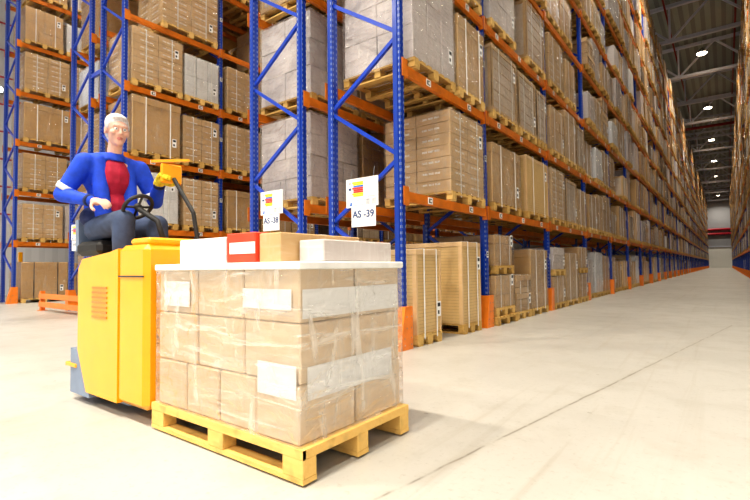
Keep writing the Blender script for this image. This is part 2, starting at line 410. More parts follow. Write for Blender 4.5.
# sprinkler pipes
def pipe(p, q, r, mat, label):
    b = MB(); b.tube([p, q], r, mat, 10); tag(link('sprinkler_pipe', b.mesh('sprinkler_pipe', True)), label, 'pipe', 'red sprinkler pipes')
pipe((-2.75, -5, 18.4), (-2.75, YEND, 18.4), .06, 'redpipe', 'long dark red pipe under the roof above the left rack face')
pipe((1.1, -5, 18.4), (1.1, YEND, 18.4), .06, 'redpipe', 'long dark red pipe under the roof near the right-hand rack')
pipe((XW, 65, 16.75), (XWR, 65, 16.75), .16, 'redpipe', 'dark red pipe crossing the aisle under the roof trusses')
for z, w in ((9.3, 'upper'), (8.2, 'lower')):
    pipe((XW, YEND - .25, z), (XWR, YEND - .25, z), .26, 'redpipe_bright', '%s of two red pipes along the far end wall' % w)
for i in range(10):
    z = 3.4 + i * 1.15
    pipe((XW + .12, 0, z), (XW + .12, 30, z), .035, 'redpipe_bright', 'thin red pipe along the ribbed left wall, %s from the floor' % ordw(i))
# high-bay lamps
LS = .24
def lamp_meshes():
    h = MB(); h.tube([(0, 0, .42), (0, 0, .38), (0, 0, .2), (0, 0, 0)], [.07, .14, .2, .34], 'lamp', 20, True)
    g = MB(); g.tube([(0, 0, -.02), (0, 0, -.06)], [.33, .31], 'glow', 20)
    c = MB(); c.tube([(0, 0, .42), (0, 0, 1.95)], .012, 'lamp', 6)
    return h.mesh('housing', True), g.mesh('diffuser'), c.mesh('hanger')
LH, LG, LC = lamp_meshes()
def lamp(x, y, label, e):
    t = thing('ceiling_lamp', label, 'lamp', (x, y, 17.05), 'high-bay lamps')
    link('housing', LH, t); link('diffuser', LG, t); link('hanger', LC, t)
    l = bpy.data.lights.new('lamp_light', 'AREA'); l.shape = 'DISK'; l.size = .7; l.spread = math.radians(132); l.energy = e * LS * 1.05; l.color = (1, .9, .74)
    o = bpy.data.objects.new('lamp_light', l); C.objects.link(o); o.location = (x, y, 16.9)
for i, k in enumerate(range(-3, 7)):
    lamp(-.92, 42.8 + 15.5 * k, 'round high-bay lamp over the wide right aisle, %s from the open end' % ordw(i), 1900)
for i, k in enumerate((8, 20, 34, 50)):
    lamp(-8.3, k, 'round high-bay lamp over the aisle left of rack AS -38, %s along' % ordw(i), 1900)
for i, k in enumerate((7, 18, 32)):
    lamp(-15.6, k, 'round high-bay lamp over the far left aisle, %s along' % ordw(i), 1900)
n = 0
for x in (-16, -9, -2.5, 4.5):
    for y in (-13, -4):
        lamp(x, y, 'round high-bay lamp over the open floor behind the viewpoint, %s from the left' % ordw(n), 2600); n += 1
t = thing('flood_lamp', 'bright white flood lamp on the ribbed left wall', 'lamp', (XW + .1, 5.7, 8.55))
b = MB(); b.box(0, .18, -.18, .18, -.14, .14, 'lamp', .01); link('housing', b.mesh('housing'), t)
b = MB(); b.tube([(.18, 0, 0), (.2, 0, 0)], .12, 'flood', 16); link('lens', b.mesh('lens'), t)

# ------------------------------------------------------------------ pallet racks
def post_mesh(h, side):        # side=+1: open side of the post faces -x of the frame
    b = MB(); w = .06
    prof = [(-.05, -.055), (.012, -.055), (.018, -.040), (.05, -.040), (.05, .040), (.018, .040), (.012, .055), (-.05, .055)]
    prof = [(p[0] * side, p[1]) for p in prof]
    n = len(prof); base = 0
    for z in (.0, h):
        for p in prof: b.v.append((p[0], p[1], z))
    k = b.mat('post')
    def F(q): b.f.append(tuple(q)); b.mi.append(k); b.sd.append(0)
    F(range(n)); F(range(2 * n - 1, n - 1, -1))
    for i in range(n): F((i, (i + 1) % n, n + (i + 1) % n, n + i))
    b.box(-.085, .085, -.08, .08, 0, .012, 'brace')
    b.fix = True
    return b.mesh('post')
PF, PB = post_mesh(TOP, 1), post_mesh(TOP, -1)
def beam_mesh(L):
    b = MB()
    b.box(-.03, .03, .065, L - .065, -.125, 0, 'orange'); b.box(-.034, .034, .065, L - .065, -.088, -.037, 'orange')
    for y in (.058, L - .068): b.box(-.03, .045, y, y + .012, -.18, .05, 'orange')
    for y in (-.052, L - .0): b.box(.032 + .02, .060, y if y < 0 else y - .0, (y + .12) if y < 0 else y + .052, -.18, .05, 'orange')
    return b.mesh('beam')
BM = {}
def brace_meshes(d):           # single diagonal, low-left to high-right and mirrored
    out = []
    for s in (1, -1):
        b = MB(); zz = .78 / 2
        b.bar((-s * (d / 2 - .07), 0, -zz + .03), (s * (d / 2 - .07), 0, zz - .03), .045, .05, 'brace'); out.append(b.mesh('brace'))
    return out
BRC = {}
def brace_meshes2(st):
    if st not in BRC:
        out = []
        for s in (1, -1):
            b = MB(); b.bar((s * (D / 2 - .07), 0, -st / 2 + .03), (-s * (D / 2 - .07), 0, st / 2 - .03), .045, .05, 'brace'); out.append(b.mesh('brace'))
        BRC[st] = out
    return BRC[st]
def bracing_mesh(z0, st):
    b = MB(); z = z0; s = 1
    while z + st < TOP:
        b.bar((s * (D / 2 - .07), 0, z), (-s * (D / 2 - .07), 0, z + st), .045, .05, 'brace'); z += st; s = -s
    return b.mesh('bracing')
def guard_mesh(end):
    b = MB()
    if end:   # tall wedge standing proud of the post
        b.prism([(-.19, 0), (.085, 0), (.085, .52), (-.075, .52)], -.075, .075 + .03, 'guard', 'x')
        for z in (.06, .14, .26, .4): b.ball((.107, -.05 if z > .2 else -.1, z), .009, 'chrome', 6); b.ball((.107, .05, z), .009, 'chrome', 6)
    else:
        b.prism([(-.13, 0), (.10, 0), (.10, .50), (-.075, .50)], -.075, .105, 'guard', 'x')
        for z in (.08, .3): b.ball((.107, .03, z), .009, 'chrome', 6)
    return b.mesh('foot_guard')
GE, GM = guard_mesh(True), guard_mesh(False)
b = MB(); b.box(.045, .052, -.038, .038, -.05, .05, 'paper'); b.box(.052, .0535, -.022, .022, .0, .035, 'ink'); b.box(.052, .0535, -.028, .028, -.03, -.012, 'ink'); TAG = b.mesh('location_tag')
b = MB(); b.box(.034, .038, -.06, .06, -.045, .045, 'paper'); b.box(.038, .0395, -.038, .038, -.03, .03, 'ink'); b.box(.0395, .0402, -.008, .03, -.018, .018, 'paper'); LTAG = b.mesh('level_tag')

def rack(xf, xb, ys, label, detail=3, guards=True, tags=True, z0=.82, st=.78):
    sg = 1 if xf > xb else -1; xc = (xf + xb) / 2
    root = thing('pallet_rack', label, 'storage rack', (xc, ys[0], 0))
    fx = (abs(xf - xb)) / 2; ball = bracing_mesh(z0, st)
    for i, y in enumerate(ys):
        fr = link('upright_frame', PF, root, (sg * (fx - .05), y - ys[0], 0)); fr.rotation_euler.z = 0 if sg > 0 else math.pi
        # rear post and bracing are sub-parts of the frame (frame origin is its front post)
        def sub(name, me, dx, z=0): 
            o = link(name, me, fr, (dx, 0, z)); return o
        sub('rear_post', PB, -(2 * fx - .1))
        if i < detail:
            z = z0; s = 0
            while z + st < TOP:
                sub('brace', brace_meshes2(st)[s], -(fx - .05), z + st / 2); z += st; s = 1 - s
        else: sub('bracing', ball, -(fx - .05))
        if guards: sub('foot_guard', GE if i < 2 else GM, 0)
        if tags and i < 8:
            for k in range(1, NL + 1):
                if i: sub('location_tag', TAG, 0, lev(k) - .75)
    cand = []
    for i in range(len(ys) - 1):
        L = round(ys[i + 1] - ys[i], 3)
        for k in range(1, NL + 1):
            for s in (1, -1):
                x = xc + sg * s * (fx - .05 + .032)
                z = lev(k); a = visible_area([(x, ys[i], z), (x, ys[i + 1], z), (x, ys[i + 1], z - .15), (x, ys[i], z - .15)])
                cand.append((-(a + .001 * (s > 0)) if s > 0 else -a * .3, i, k, s, L))
    cand.sort(); rest = MB()
    for q, (a, i, k, s, L) in enumerate(cand):
        x = sg * s * (fx - .05 + .032)
        if q < 100 or len(cand) <= 100:
            if L not in BM: BM[L] = beam_mesh(L)
            o = link('beam', BM[L], root, (x, ys[i] - ys[0], lev(k)))
            if sg * s < 0: o.rotation_euler.z = math.pi; o.location.y += L
            if s > 0 and tags and k < 4 and i < 5 and L > 1:
                for j in range(3 if L > 3 else 2):
                    link('level_tag', LTAG, o, (0, L * (j + .5) / (3 if L > 3 else 2), -.0625))
        else:
            y0 = ys[i] - ys[0]; rest.box(x - .03, x + .03, y0 + .06, y0 + L - .06, lev(k) - .125, lev(k), 'orange')
    if rest.v: tag(link('beam', rest.mesh('beam'), root), None, None, None, 'stuff')
    return root
rack(X39, XB39, Y39, 'long blue and orange pallet rack carrying the AS -39 sign beside the wide aisle', 4)
rack(X38, XB38, Y38, 'blue and orange pallet rack carrying the AS -38 sign, back to back with AS -39', 2)
rack(X37, XB37, Y37, 'blue and orange pallet rack behind the driver, facing the truck across the left aisle', 2, z0=.39, st=.77)
rack(X36, XB36, Y36, 'blue and orange rack behind the orange floor barrier, hung with a small white sign', 2, z0=.76, st=.75)
rack(X35, XB35, Y35, 'leftmost tall blue and orange pallet rack with boxes from floor to roof', 2, z0=.875, st=.715)
rack(XR, XR + D, Y40, 'blue and orange pallet rack on the right side of the wide aisle', 0)
# ties between the back-to-back rows
b = MB()
for z in (5.55, 8.7, 11.9): b.bar((XB39 - .0, Y0, z), (XB38, Y0, z), .05, .06, 'brace')
tag(link('row_spacer', b.mesh('row_spacer')), 'short blue steel ties joining the AS -39 and AS -38 rack ends', 'rack tie')
b = MB()
for z in (2.6, 5.75, 8.9, 12.1): b.bar((XB37 - .0, Y0, z), (XB36, Y0, z), .06, .1, 'brace')
tag(link('row_spacer', b.mesh('row_spacer')), 'short blue steel ties joining the two racks behind the driver', 'rack tie')

# low end barriers
def barrier(x0, x1, y, label):
    t = thing('end_barrier', label, 'barrier', ((x0 + x1) / 2, y, 0)); w = (x1 - x0) / 2
    for sx in (-1, 1):
        b = MB(); b.box(sx * w - .05, sx * w + .05, -.05, .05, 0, .5, 'guard', .005); b.box(sx * w - .1, sx * w + .1, -.09, .09, 0, .012, 'guard'); link('post', b.mesh('post'), t)
    for z in (.16, .37):
        b = MB(); b.box(-w, w, -.085, -.052, z - .06, z + .07, 'guard', .008); link('rail', b.mesh('rail'), t)
barrier(-14.0, -10.9, Y0 - .42, 'orange two-rail floor barrier at the rack end just left of the truck')
barrier(X35 - 2.95, X35 - .30, Y0 - .42, 'orange two-rail floor barrier at the far left edge')

# ------------------------------------------------------------------ signs on the rack ends
def sign(x0, x1, z0, z1, px0, px1, pz0, pz1, txt, label, tilt=0):
    y = Y0 - .085; x0 += .045; x1 += .045; px0 += .045; px1 += .045; t = thing('rack_sign', label, 'sign', ((x0 + x1) / 2, y, z0)); cx = (x0 + x1) / 2
    w = (x1 - x0) / 2; h = z1 - z0
    b = MB(); b.box(-w, w, -.006, .006, 0, h, 'paper', .002); bd = link('chart_board', b.mesh('chart_board'), t); bd.rotation_euler.y = tilt
    b = MB(); c0, c1 = -.52 * w, .10 * w; rows = ['yellow_print', 'yellow_print', 'blue_print', 'red', 'red', 'red', 'yellow_print', 'yellow_print']
    rh = h * .52 / 8
    for i, m in enumerate(rows):
        zt_ = h * .88 - i * rh; b.box(c0 - (0 if i % 3 else .02), c1, -.0085, -.006, zt_ - rh * .86, zt_, m)
    for i in range(14): b.box(w * .40, w * .44, -.0085, -.006, h * .9 - i * h * .045, h * .9 - i * h * .045 + .005, 'grey_print')
    for i in range(12): b.box(w * .60, w * .63, -.0085, -.006, h * .88 - i * h * .045, h * .88 - i * h * .045 + .005, 'grey_print')
    for i in range(6): b.box(w * .24, w * .50, -.0085, -.006, h * (.07 + i * .035), h * (.085 + i * .035), 'grey_print'); b.box(w * .62, w * .9, -.0085, -.006, h * (.07 + i * .035), h * (.085 + i * .035), 'grey_print')
    for i in range(5): b.box(-w * .5 + i * w * .2, -w * .38 + i * w * .2, -.0085, -.006, h * .22, h * .24, 'grey_print')
    b.box(-w * .5, w * .1, -.0085, -.006, h * .06, h * .075, 'grey_print'); b.box(-w * .3, w * .6, -.0085, -.006, h * .94, h * .955, 'grey_print')
    b.box(w * .4, w * .85, -.0085, -.006, h * .33, h * .345, 'grey_print')
    b.box(-w * .82, -w * .66, -.0085, -.006, h * .6, h * .68, 'navy_ink'); b.box(-w * .78, -w * .70, -.0085, -.006, h * .82, h * .86, 'red')
    b.prism([(-w * .86, h * .06), (-w * .62, h * .06), (-w * .62, h * .17), (-w * .70, h * .19), (-w * .74, h * .10)], -.0085, -.006, 'blue_print')
    link('chart_print', b.mesh('chart_print'), bd)
    pw = (px1 - px0) / 2; pc = (px0 + px1) / 2 - cx; ph = pz1 - pz0; pz = pz0 - z0
    b = MB(); b.box(-pw, pw, -.005, .005, 0, ph, 'paper', .002); pl = link('number_plate', b.mesh('number_plate'), t, (pc, -.004, pz)); pl.rotation_euler.y = tilt
    if txt:
        o = link('lettering', text_mesh(txt, ph * .50, 'navy_ink'), pl, (0, -.0068, ph * .62)); o.rotation_euler.x = math.pi / 2
    else:
        b = MB(); b.box(-pw * .6, pw * .6, -.0075, -.005, ph * .5, ph * .72, 'grey_print'); link('lettering', b.mesh('lettering'), pl)
    for sx in (-.7, .7):
        b = MB(); b.bar((sx * w, .01, h * .99), (sx * w, .03, h * 1.35), .006, .006, 'chrome'); link('hanger', b.mesh('hanger'), t)
sign(-4.045, -3.515, 1.79, 2.17, -3.955, -3.555, 1.53, 1.79, 'AS -39', 'larger, nearest white chart sign reading AS -39 on the rack end')
sign(-5.805, -5.30, 1.83, 2.19, -5.74, -5.37, 1.58, 1.825, 'AS -38', 'white chart sign reading AS -38, second from the wide aisle')
sign(-13.18, -12.66, 1.77, 2.16, -13.13, -12.71, 1.50, 1.76, None, 'small white chart sign on the rack left of the driver')
sign(-20.2, -19.75, 1.75, 2.15, -20.15, -19.8, 1.49, 1.74, None, 'small white chart sign at the far left edge')

# ------------------------------------------------------------------ pallets and loads
def pallet_into(b, w, d, m='wood', h=.145, simple_=False):      # w along y (aisle), d along x
    bw = .1; bt = .022
    ys = (-w / 2 + .07, 0, w / 2 - .07); xs = (-d / 2 + .05, 0, d / 2 - .05)
    if simple_:
        for y in ys: b.box(d / 2 - .1, d / 2, y - .06, y + .06, bt, h - 2 * bt, m)
        b.box(d / 2 - .1, d / 2, -w / 2, w / 2, h - 2 * bt, h, m); b.box(-d / 2, d / 2, -w / 2, w / 2, h - bt, h, m); return
    for y in ys:
        b.box(-d / 2, d / 2, y - .05, y + .05, 0, bt, m)
        for x in xs: b.box(x - .05, x + .05, y - .065, y + .065, bt, h - 2 * bt, m, .004)
    for x in xs: b.box(x - .05, x + .05, -w / 2, w / 2, h - 2 * bt, h - bt, m)
    n = 7
    for i in range(n):
        y = -w / 2 + (w - .11) * i / (n - 1); b.box(-d / 2, d / 2, y, y + .11 * (.9 + .1 * (i % 2)), h - bt, h, m)
DESC = dict(print='white-printed strapped brown cartons', shiny='plain kraft box, glossy film', white='white cartons in film', grey='cartons under cloudy film', pale='pale panel-fronted kraft crate',
    stripe='stack of thin brown boards', kraft='mixed brown cartons in film', black='kraft box with black straps', flats='low stacked flat cartons')
cache = {}
def load_parts(style, w, h, var=0):
    key = (style, round(w, 2), round(h, 2), var)
    if key in cache: return cache[key]
    r = random.Random(hash((style, round(w * 100), round(h * 100), var)) & 0xffff if False else (sum(map(ord, style)) * 31 + int(w * 100) * 7 + int(h * 100) * 3 + var))
    d = 1.16; P = []; z0 = .145
    pb = MB(); pallet_into(pb, max(w, .6), 1.2); P.append(('pallet', pb.mesh('pallet')))
    b = MB(); mat = {'black': 'kraft', 'flats': 'kraft'}.get(style, style)
    def grid(nx, ny, nz, m, jit=.006, gap=.004, ww=w, dd=d, za=z0, hh=h, same=True):
        for k in range(nz):
            for j in range(ny):
                for i in range(nx):
                    if 0 < i < nx - 1 and 0 < j < ny - 1 and k < nz - 1: continue
                    ox = r.uniform(-jit, jit); oy = r.uniform(-jit, jit)
                    b.box(-dd / 2 + dd * i / nx + gap + ox, -dd / 2 + dd * (i + 1) / nx - gap + ox, -ww / 2 + ww * j / ny + gap + oy, -ww / 2 + ww * (j + 1) / ny - gap + oy,
                          za + hh * k / nz + .001, za + hh * (k + 1) / nz - .002, m, .006)
    if style == 'print': grid(2, 2, max(4, round(h / .165)), 'print', .003)
    elif style == 'shiny':
        b.box(-d / 2, d / 2, -w / 2, w / 2, z0, z0 + h - .08, 'shiny', .012); b.box(-d / 2 - .012, d / 2 + .012, -w / 2 - .012, w / 2 + .012, z0 + h - .16, z0 + h, 'shiny', .008)
    elif style == 'black':
        b.box(-d / 2, d / 2, -w / 2, w / 2, z0, z0 + h, 'kraft', .012)
    elif style == 'white': grid(2, 3, 2, 'white', .006, .006)
    elif style == 'grey': grid(2, 3, 3 + var % 2, 'grey', .008, .005)
    elif style == 'pale':
        b.box(-d / 2 + .015, d / 2 - .015, -w / 2 + .015, w / 2 - .015, z0, z0 + h - .02, 'pale')
        e = .07
        for sy in (-1, 1):
            for sx in (-1, 1):
                x, y = sx * d / 2, sy * w / 2
                b.box(min(x, x - sx * e), max(x, x - sx * e), min(y, y - sy * .012), max(y, y - sy * .012), z0, z0 + h, 'kraft')
                b.box(min(x, x - sx * .012), max(x, x - sx * .012), min(y, y - sy * e), max(y, y - sy * e), z0, z0 + h, 'kraft')
        for zz in (z0, z0 + h - .06):
            b.box(-d / 2 - .004, d / 2 + .004, -w / 2 - .004, w / 2 + .004, zz, zz + .06, 'kraft')
        for k in range(1, 6): b.box(d / 2 - .02, d / 2 - .008, -w / 2 + .1, w / 2 - .1, z0 + h * k / 6, z0 + h * k / 6 + .006, 'kraft')
    elif style == 'stripe':
        b.box(-d / 2, d / 2, -w / 2, w / 2, z0, z0 + h - .05, 'stripe', .006)
        for sy in (-1, 1): b.box(d / 2 - .05, d / 2 + .008, sy * w / 2 - .03 if sy > 0 else sy * w / 2 - .008, sy * w / 2 + .008 if sy > 0 else sy * w / 2 + .03, z0, z0 + h - .03, 'kraft')
        b.box(-d / 2 - .01, d / 2 + .01, -w / 2 - .01, w / 2 + .01, z0 + h - .07, z0 + h, 'kraft', .006)
    elif style == 'flats':
        n = max(2, round(h / .11))
        for k in range(n):
            ox, oy = r.uniform(-.02, .02), r.uniform(-.02, .02)
            b.box(-d / 2 + ox, d / 2 + ox, -w / 2 + oy, w / 2 + oy, z0 + h * k / n + .002, z0 + h * (k + 1) / n - .004, 'kraft', .006)
    else:
        zc = z0
        while zc < z0 + h - .12:
            hh = min(r.choice((.22, .3, .38)), z0 + h - zc)
            if z0 + h - zc - hh < .14: hh = z0 + h - zc
            grid(2, r.choice((1, 2, 2, 3)), 1, 'kraft', .012, .005, za=zc, hh=hh); zc += hh
    P.append(('carton_stack', b.mesh('carton_stack')))
    # straps
    if style != 'grey' or var % 2:
        sm = 'strap_black' if style == 'black' else 'strap'
        for y in (-w * .24, w * .27):
            s = MB(); e = .012 if style in ('shiny', 'stripe') else 0
            s.box(d / 2 + .010 + e, d / 2 + .014 + e, y - .012, y + .012, .08, z0 + h + .012, sm)
            s.box(-d / 2 - .012, d / 2 + .014 + e, y - .012, y + .012, z0 + h + .008, z0 + h + .012, sm)
            P.append(('strap', s.mesh('strap')))
    # paper label, low on one side of the aisle face and one on the end face
    s = MB(); lx = d / 2 + .02; ly = w * .36; lz = z0 + h * (.18 if var % 2 == 0 else .66)
    s.box(lx, lx + .002, ly - .05, ly + .05, lz, lz + .2, 'paper')
    s.box(lx + .002, lx + .003, ly - .035, ly + .035, lz + .13, lz + .18, 'ink'); s.box(lx + .002, lx + .003, ly - .03, ly + .01, lz + .03, lz + .08, 'ink')
    P.append(('paper_label', s.mesh('paper_label')))
    # film skin
    if style != 'stripe':
        s = MB(); e = .018; s.box(-d / 2 - e, d / 2 + e, -w / 2 - e, w / 2 + e, z0 - .05, z0 + h + .016, 'film', .01); P.append(('stretch_wrap', s.mesh('stretch_wrap')))
    cache[key] = P; return P

ROWS = {39: (X39, 1, 'AS -39 rack'), 38: (X38, -1, 'AS -38 rack'), 37: (X37, 1, 'rack behind driver'), 36: (X36, -1, 'rack behind barrier'), 35: (X35, 1, 'leftmost rack'), 40: (XR, -1, 'right-hand rack')}
LEVW = ['floor level', 'first beam level', 'second beam level', 'third beam level', 'fourth beam level', 'fifth beam level', 'sixth beam level', 'seventh beam level', 'eighth beam level', 'top beam level']
loads = []
def add(row, bay, slot, k, y0, y1, h, style, dz=0, out=.04, note=''):
    xf, sg, nm = ROWS[row]; yc = (y0 + y1) / 2; xc = xf - sg * (.58 - out + .0)
    z = lev(k) + dz
    xx = xc + sg * .58; a = visible_area([(xx, y0, z), (xx, y1, z), (xx, y1, z + h), (xx, y0, z + h)])
    a += visible_area([(xx, y0, z), (xc - sg * .58, y0, z), (xc - sg * .58, y0, z + h), (xx, y0, z + h)]) * .3 * (slot == 0)
    if row in (38, 36): a *= (.5 if bay == 0 else .0001)
    if row == 37 and bay > 1 or row == 35 and bay > 0: a *= .02
    loads.append((a, row, bay, slot, k, xc, yc, z, y1 - y0, h, style, sg, note))
done = set()
def near(row, bay, k, items):
    done.add((row, bay, k))
    for s, it in enumerate(items): add(row, bay, s, k, *it)
near(39, 0, 0, [(4.95, 5.57, 1.08, 'stripe', 0), (6.22, 6.85, 1.22, 'stripe', 0)])
near(39, 0, 1, [(5.93, 7.08, 1.20, 'print')])
near(39, 0, 2, [(4.96, 6.10, 1.33, 'grey', 0), (6.22, 7.15, 1.12, 'shiny')])
near(39, 0, 3, [(4.95, 6.0, 1.2, 'grey'), (6.05, 7.1, 1.2, 'print')])
near(39, 1, 0, [(7.45, 8.30, .55, 'kraft', .145), (8.42, 9.20, .68, 'flats'), (9.25, 10.3, 1.18, 'shiny')])
add(39, 1, 0, 0, 7.45, 8.30, .52, 'kraft', 0.865, note='upper ')
near(39, 1, 1, [(7.42, 8.75, 1.02, 'shiny'), (9.12, 10.5, 1.13, 'stripe')])
near(39, 1, 2, [(7.48, 8.68, 1.15, 'pale'), (8.80, 9.80, 1.10, 'pale'), (9.90, 10.5, 1.06, 'pale')])
near(39, 1, 3, [(7.48, 8.68, 1.25, 'grey'), (9.35, 10.5, 1.2, 'pale')])
near(39, 2, 0, [(10.8, 11.7, .6, 'kraft'), (11.8, 12.95, 1.15, 'shiny'), (13.1, 14.0, .62, 'flats')])
add(39, 2, 0, 0, 10.8, 11.7, .5, 'grey', .765, note='upper '); add(39, 2, 2, 0, 13.1, 14.0, .55, 'kraft', .785, note='upper ')
near(39, 2, 1, [(10.8, 11.9, 1.15, 'print'), (12.0, 13.0, 1.05, 'pale'), (13.1, 14.0, .95, 'shiny')])
near(39, 2, 2, [(10.85, 11.95, 1.0, 'kraft'), (12.05, 13.1, 1.2, 'shiny'), (13.2, 14.05, 1.1, 'pale')])
near(39, 2, 3, [(10.85, 12.0, 1.1, 'print'), (12.3, 13.2, 1.0, 'kraft')])
near(38, 0, 1, [(4.98, 6.12, 1.30, 'grey'), (6.25, 7.15, 1.2, 'kraft')])
near(38, 0, 2, [(4.98, 6.12, 1.30, 'grey'), (6.2, 7.15, 1.1, 'shiny')])
near(38, 0, 3, [(4.98, 6.1, 1.2, 'pale'), (6.2, 7.1, 1.2, 'grey')])
near(37, 0, 1, [(4.88, 5.98, 1.15, 'white'), (6.12, 7.08, 1.14, 'print')])
near(37, 0, 2, [(4.88, 6.02, 1.24, 'shiny'), (6.10, 7.10, 1.08, 'print')])
near(37, 0, 3, [(4.86, 6.08, 1.20, 'print'), (6.14, 7.08, 1.02, 'white')])
near(37, 0, 4, [(5.55, 7.05, 1.20, 'print')])
near(37, 1, 1, [(7.35, 8.4, 1.0, 'shiny'), (8.5, 9.6, 1.1, 'kraft'), (9.65, 10.6, 1.0, 'print')])
near(37, 1, 2, [(7.35, 8.45, 1.15, 'print'), (8.5, 9.6, 1.1, 'grey'), (9.65, 10.6, 1.0, 'kraft')])
near(37, 1, 3, [(7.35, 8.45, 1.1, 'print'), (8.5, 9.6, 1.1, 'kraft'), (9.65, 10.6, 1.1, 'shiny')])
near(37, 1, 4, [(8.5, 9.6, 1.1, 'kraft')])
near(35, 0, 0, [(4.92, 6.22, 1.15, 'black'), (6.28, 7.08, 1.12, 'black')])
near(35, 0, 1, [(4.92, 6.05, 1.08, 'print'), (6.12, 7.08, 1.12, 'grey')])
near(35, 0, 2, [(4.92, 6.15, 1.10, 'print'), (6.22, 7.08, 1.0, 'kraft')])
near(35, 0, 3, [(4.92, 6.30, 1.14, 'shiny'), (6.38, 7.08, 1.1, 'shiny')])
near(35, 0, 4, [(4.92, 6.20, 1.18, 'print'), (6.28, 7.10, 1.15, 'print')])
near(35, 0, 5, [(4.92, 6.0, 1.08, 'kraft'), (6.1, 7.08, .95, 'white')])
near(35, 0, 6, [(5.1, 6.1, 1.1, 'kraft'), (6.2, 7.1, 1.1, 'grey')])
sty = ['print', 'kraft', 'shiny', 'grey', 'pale', 'flats', 'kraft', 'shiny', 'grey', 'white']
def fill(row, ys, k0=0, k1=9, bay_off=0, p_empty=.06):
    for i in range(len(ys) - 1):
        for k in range(k0, k1 + 1):
            if (row, i, k) in done: continue
            L = ys[i + 1] - ys[i]; n = 2 if L < 3 else 3; w = (L - .26) / n
            for s in range(n):
                if rng.random() < p_empty: continue
                ww = rng.choice((.92, 1.0, 1.06)) * min(1.0, w / 1.1) ; ww = min(ww, w - .04)
                c = ys[i] + .13 + w * (s + .5); h = rng.choice((.78, .95, 1.08, 1.18, 1.25)) if k else rng.choice((1.0, 1.15, 1.25))
                st = rng.choice(sty)
                add(row, i, s, k, c - ww / 2, c + ww / 2, h, st, 0, ((.10 if k > 2 else .04) + rng.uniform(-.09, .02)) if k else rng.uniform(-.12, -.04))
fill(39, Y39); fill(38, Y38, 0, 9); fill(37, Y37); fill(36, Y36, 0, 9); fill(35, Y35); fill(40, Y40)
loads.sort(key=lambda q: (-q[0], q[1:10]))
slotw = ['nearest slot', 'middle slot', 'farthest slot']
rest = MB(); used = set()
for q, (a, row, bay, slot, k, xc, yc, z, w, h, style, sg, note) in enumerate(loads):
    if q < 300:
        if a < 700 and (w, h) : w = round(w * 20) / 20 - .001
        var = (bay + slot + k) % 2
        lb = '%s%s, %s of %s bay, %s, %s' % (note, DESC[style], slotw[slot], ordw(bay), LEVW[k], ROWS[row][2])
        if row == 40: lb = lb.replace('bay,', 'visible bay,')
        t = thing('pallet_load', lb, 'pallet load', (xc, yc, z + .0005), 'wrapped pallet loads in the racks', 0 if sg > 0 else math.pi)
        for nm, me in load_parts(style, w, h, var):
            if a < 120 and nm in ('stretch_wrap', 'paper_label'): continue
            link(nm, me, t)
    else:
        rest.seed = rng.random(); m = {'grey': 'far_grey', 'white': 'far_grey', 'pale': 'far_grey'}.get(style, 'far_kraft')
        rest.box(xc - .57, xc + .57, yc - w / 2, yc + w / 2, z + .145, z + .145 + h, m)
        v0 = len(rest.v)
        pb = MB(); pallet_into(pb, w, 1.18, 'wood', simple_=True)
        for i in range(0, len(pb.v)): p = pb.v[i]; rest.v.append((xc + sg * p[0], yc + p[1], z + p[2] + .001))
        km = rest.mat('wood')
        for f in pb.f: rest.f.append(tuple(v0 + i for i in (f if sg > 0 else f[::-1]))); rest.mi.append(km); rest.sd.append(rest.seed)
        if rng.random() < .5 and yc < 70:
            for yy in (-w * .25, w * .25):
                x = xc + sg * .575; rest.box(min(x, x + sg * .006), max(x, x + sg * .006), yc + yy - .014, yc + yy + .014, z + .1, z + .15 + h, 'strap')
rest.fix = False
o = link('pallet_load', rest.mesh('pallet_load', seeds=True)); tag(o, 'remaining wrapped pallet loads filling the far and high rack bays', 'pallet loads', None, 'stuff')
pm = MB(); pallet_into(pm, .95, 1.2)
t = link('wooden_pallet', pm.mesh('wooden_pallet'), None, (X39 - .50, 7.875, 0)); tag(t, 'extra wooden pallet on the floor under the two-tier carton stack by the second upright', 'pallet')
# yellow column seen in the far left row
b = MB(); b.box(-.06, .06, -.06, .06, 0, 1.7, 'yellow', .01); b.box(-.12, .12, -.1, .1, 0, .02, 'yellow')
tag(link('bollard', b.mesh('bollard'), None, (-20.35, 5.6, 0)), 'tall yellow guard post behind the far left rack', 'bollard')

# ------------------------------------------------------------------ the truck, its load and the driver
NX0, NX1, NY0, NY1 = -2.88, -1.60, 1.52, 2.36
tr = thing('pallet_truck', 'yellow electric ride-on pallet truck carrying a wrapped load', 'pallet truck', (-3.6, 1.9, 0))
def tp(name, b, parent=None, sm=False):
    me = b.mesh(name, sm)
    return link(name, me, parent or tr, (0, 0, 0)) if parent else link(name, me, tr, (3.6, -1.9, 0))
ya, yb = 1.47, 2.33
b = MB()     # battery and drive block
b.box(-3.33, -2.95, ya, yb, .10, 1.17, 'yellow', .035); b.box(-3.22, -2.97, ya + .03, yb - .03, 1.17, 1.215, 'yellow', .015)
b.box(-2.96, -2.93, ya + .1, yb - .1, .1, .98, 'yellow', .01)
bd = tp('body', b)
b = MB()     # near side panel of the driver compartment
b.prism([(-3.98, .40), (-3.98, 1.02), (-3.91, 1.09), (-3.45, 1.13), (-3.32, 1.15), (-3.32, .10), (-3.82, .10)], ya - .005, ya + .07, 'yellow')
sp_ = tp('side_panel', b)
b = MB()
for i in range(7): b.box(-3.72, -3.48, ya - .012, ya - .004, .66 + i * .035, .675 + i * .035, 'guard')
tp('vent', b)
b = MB(); b.box(-3.31, -2.97, ya - .008, ya + .0, .955, .965, 'darksteel'); tp('cover_seam', b)
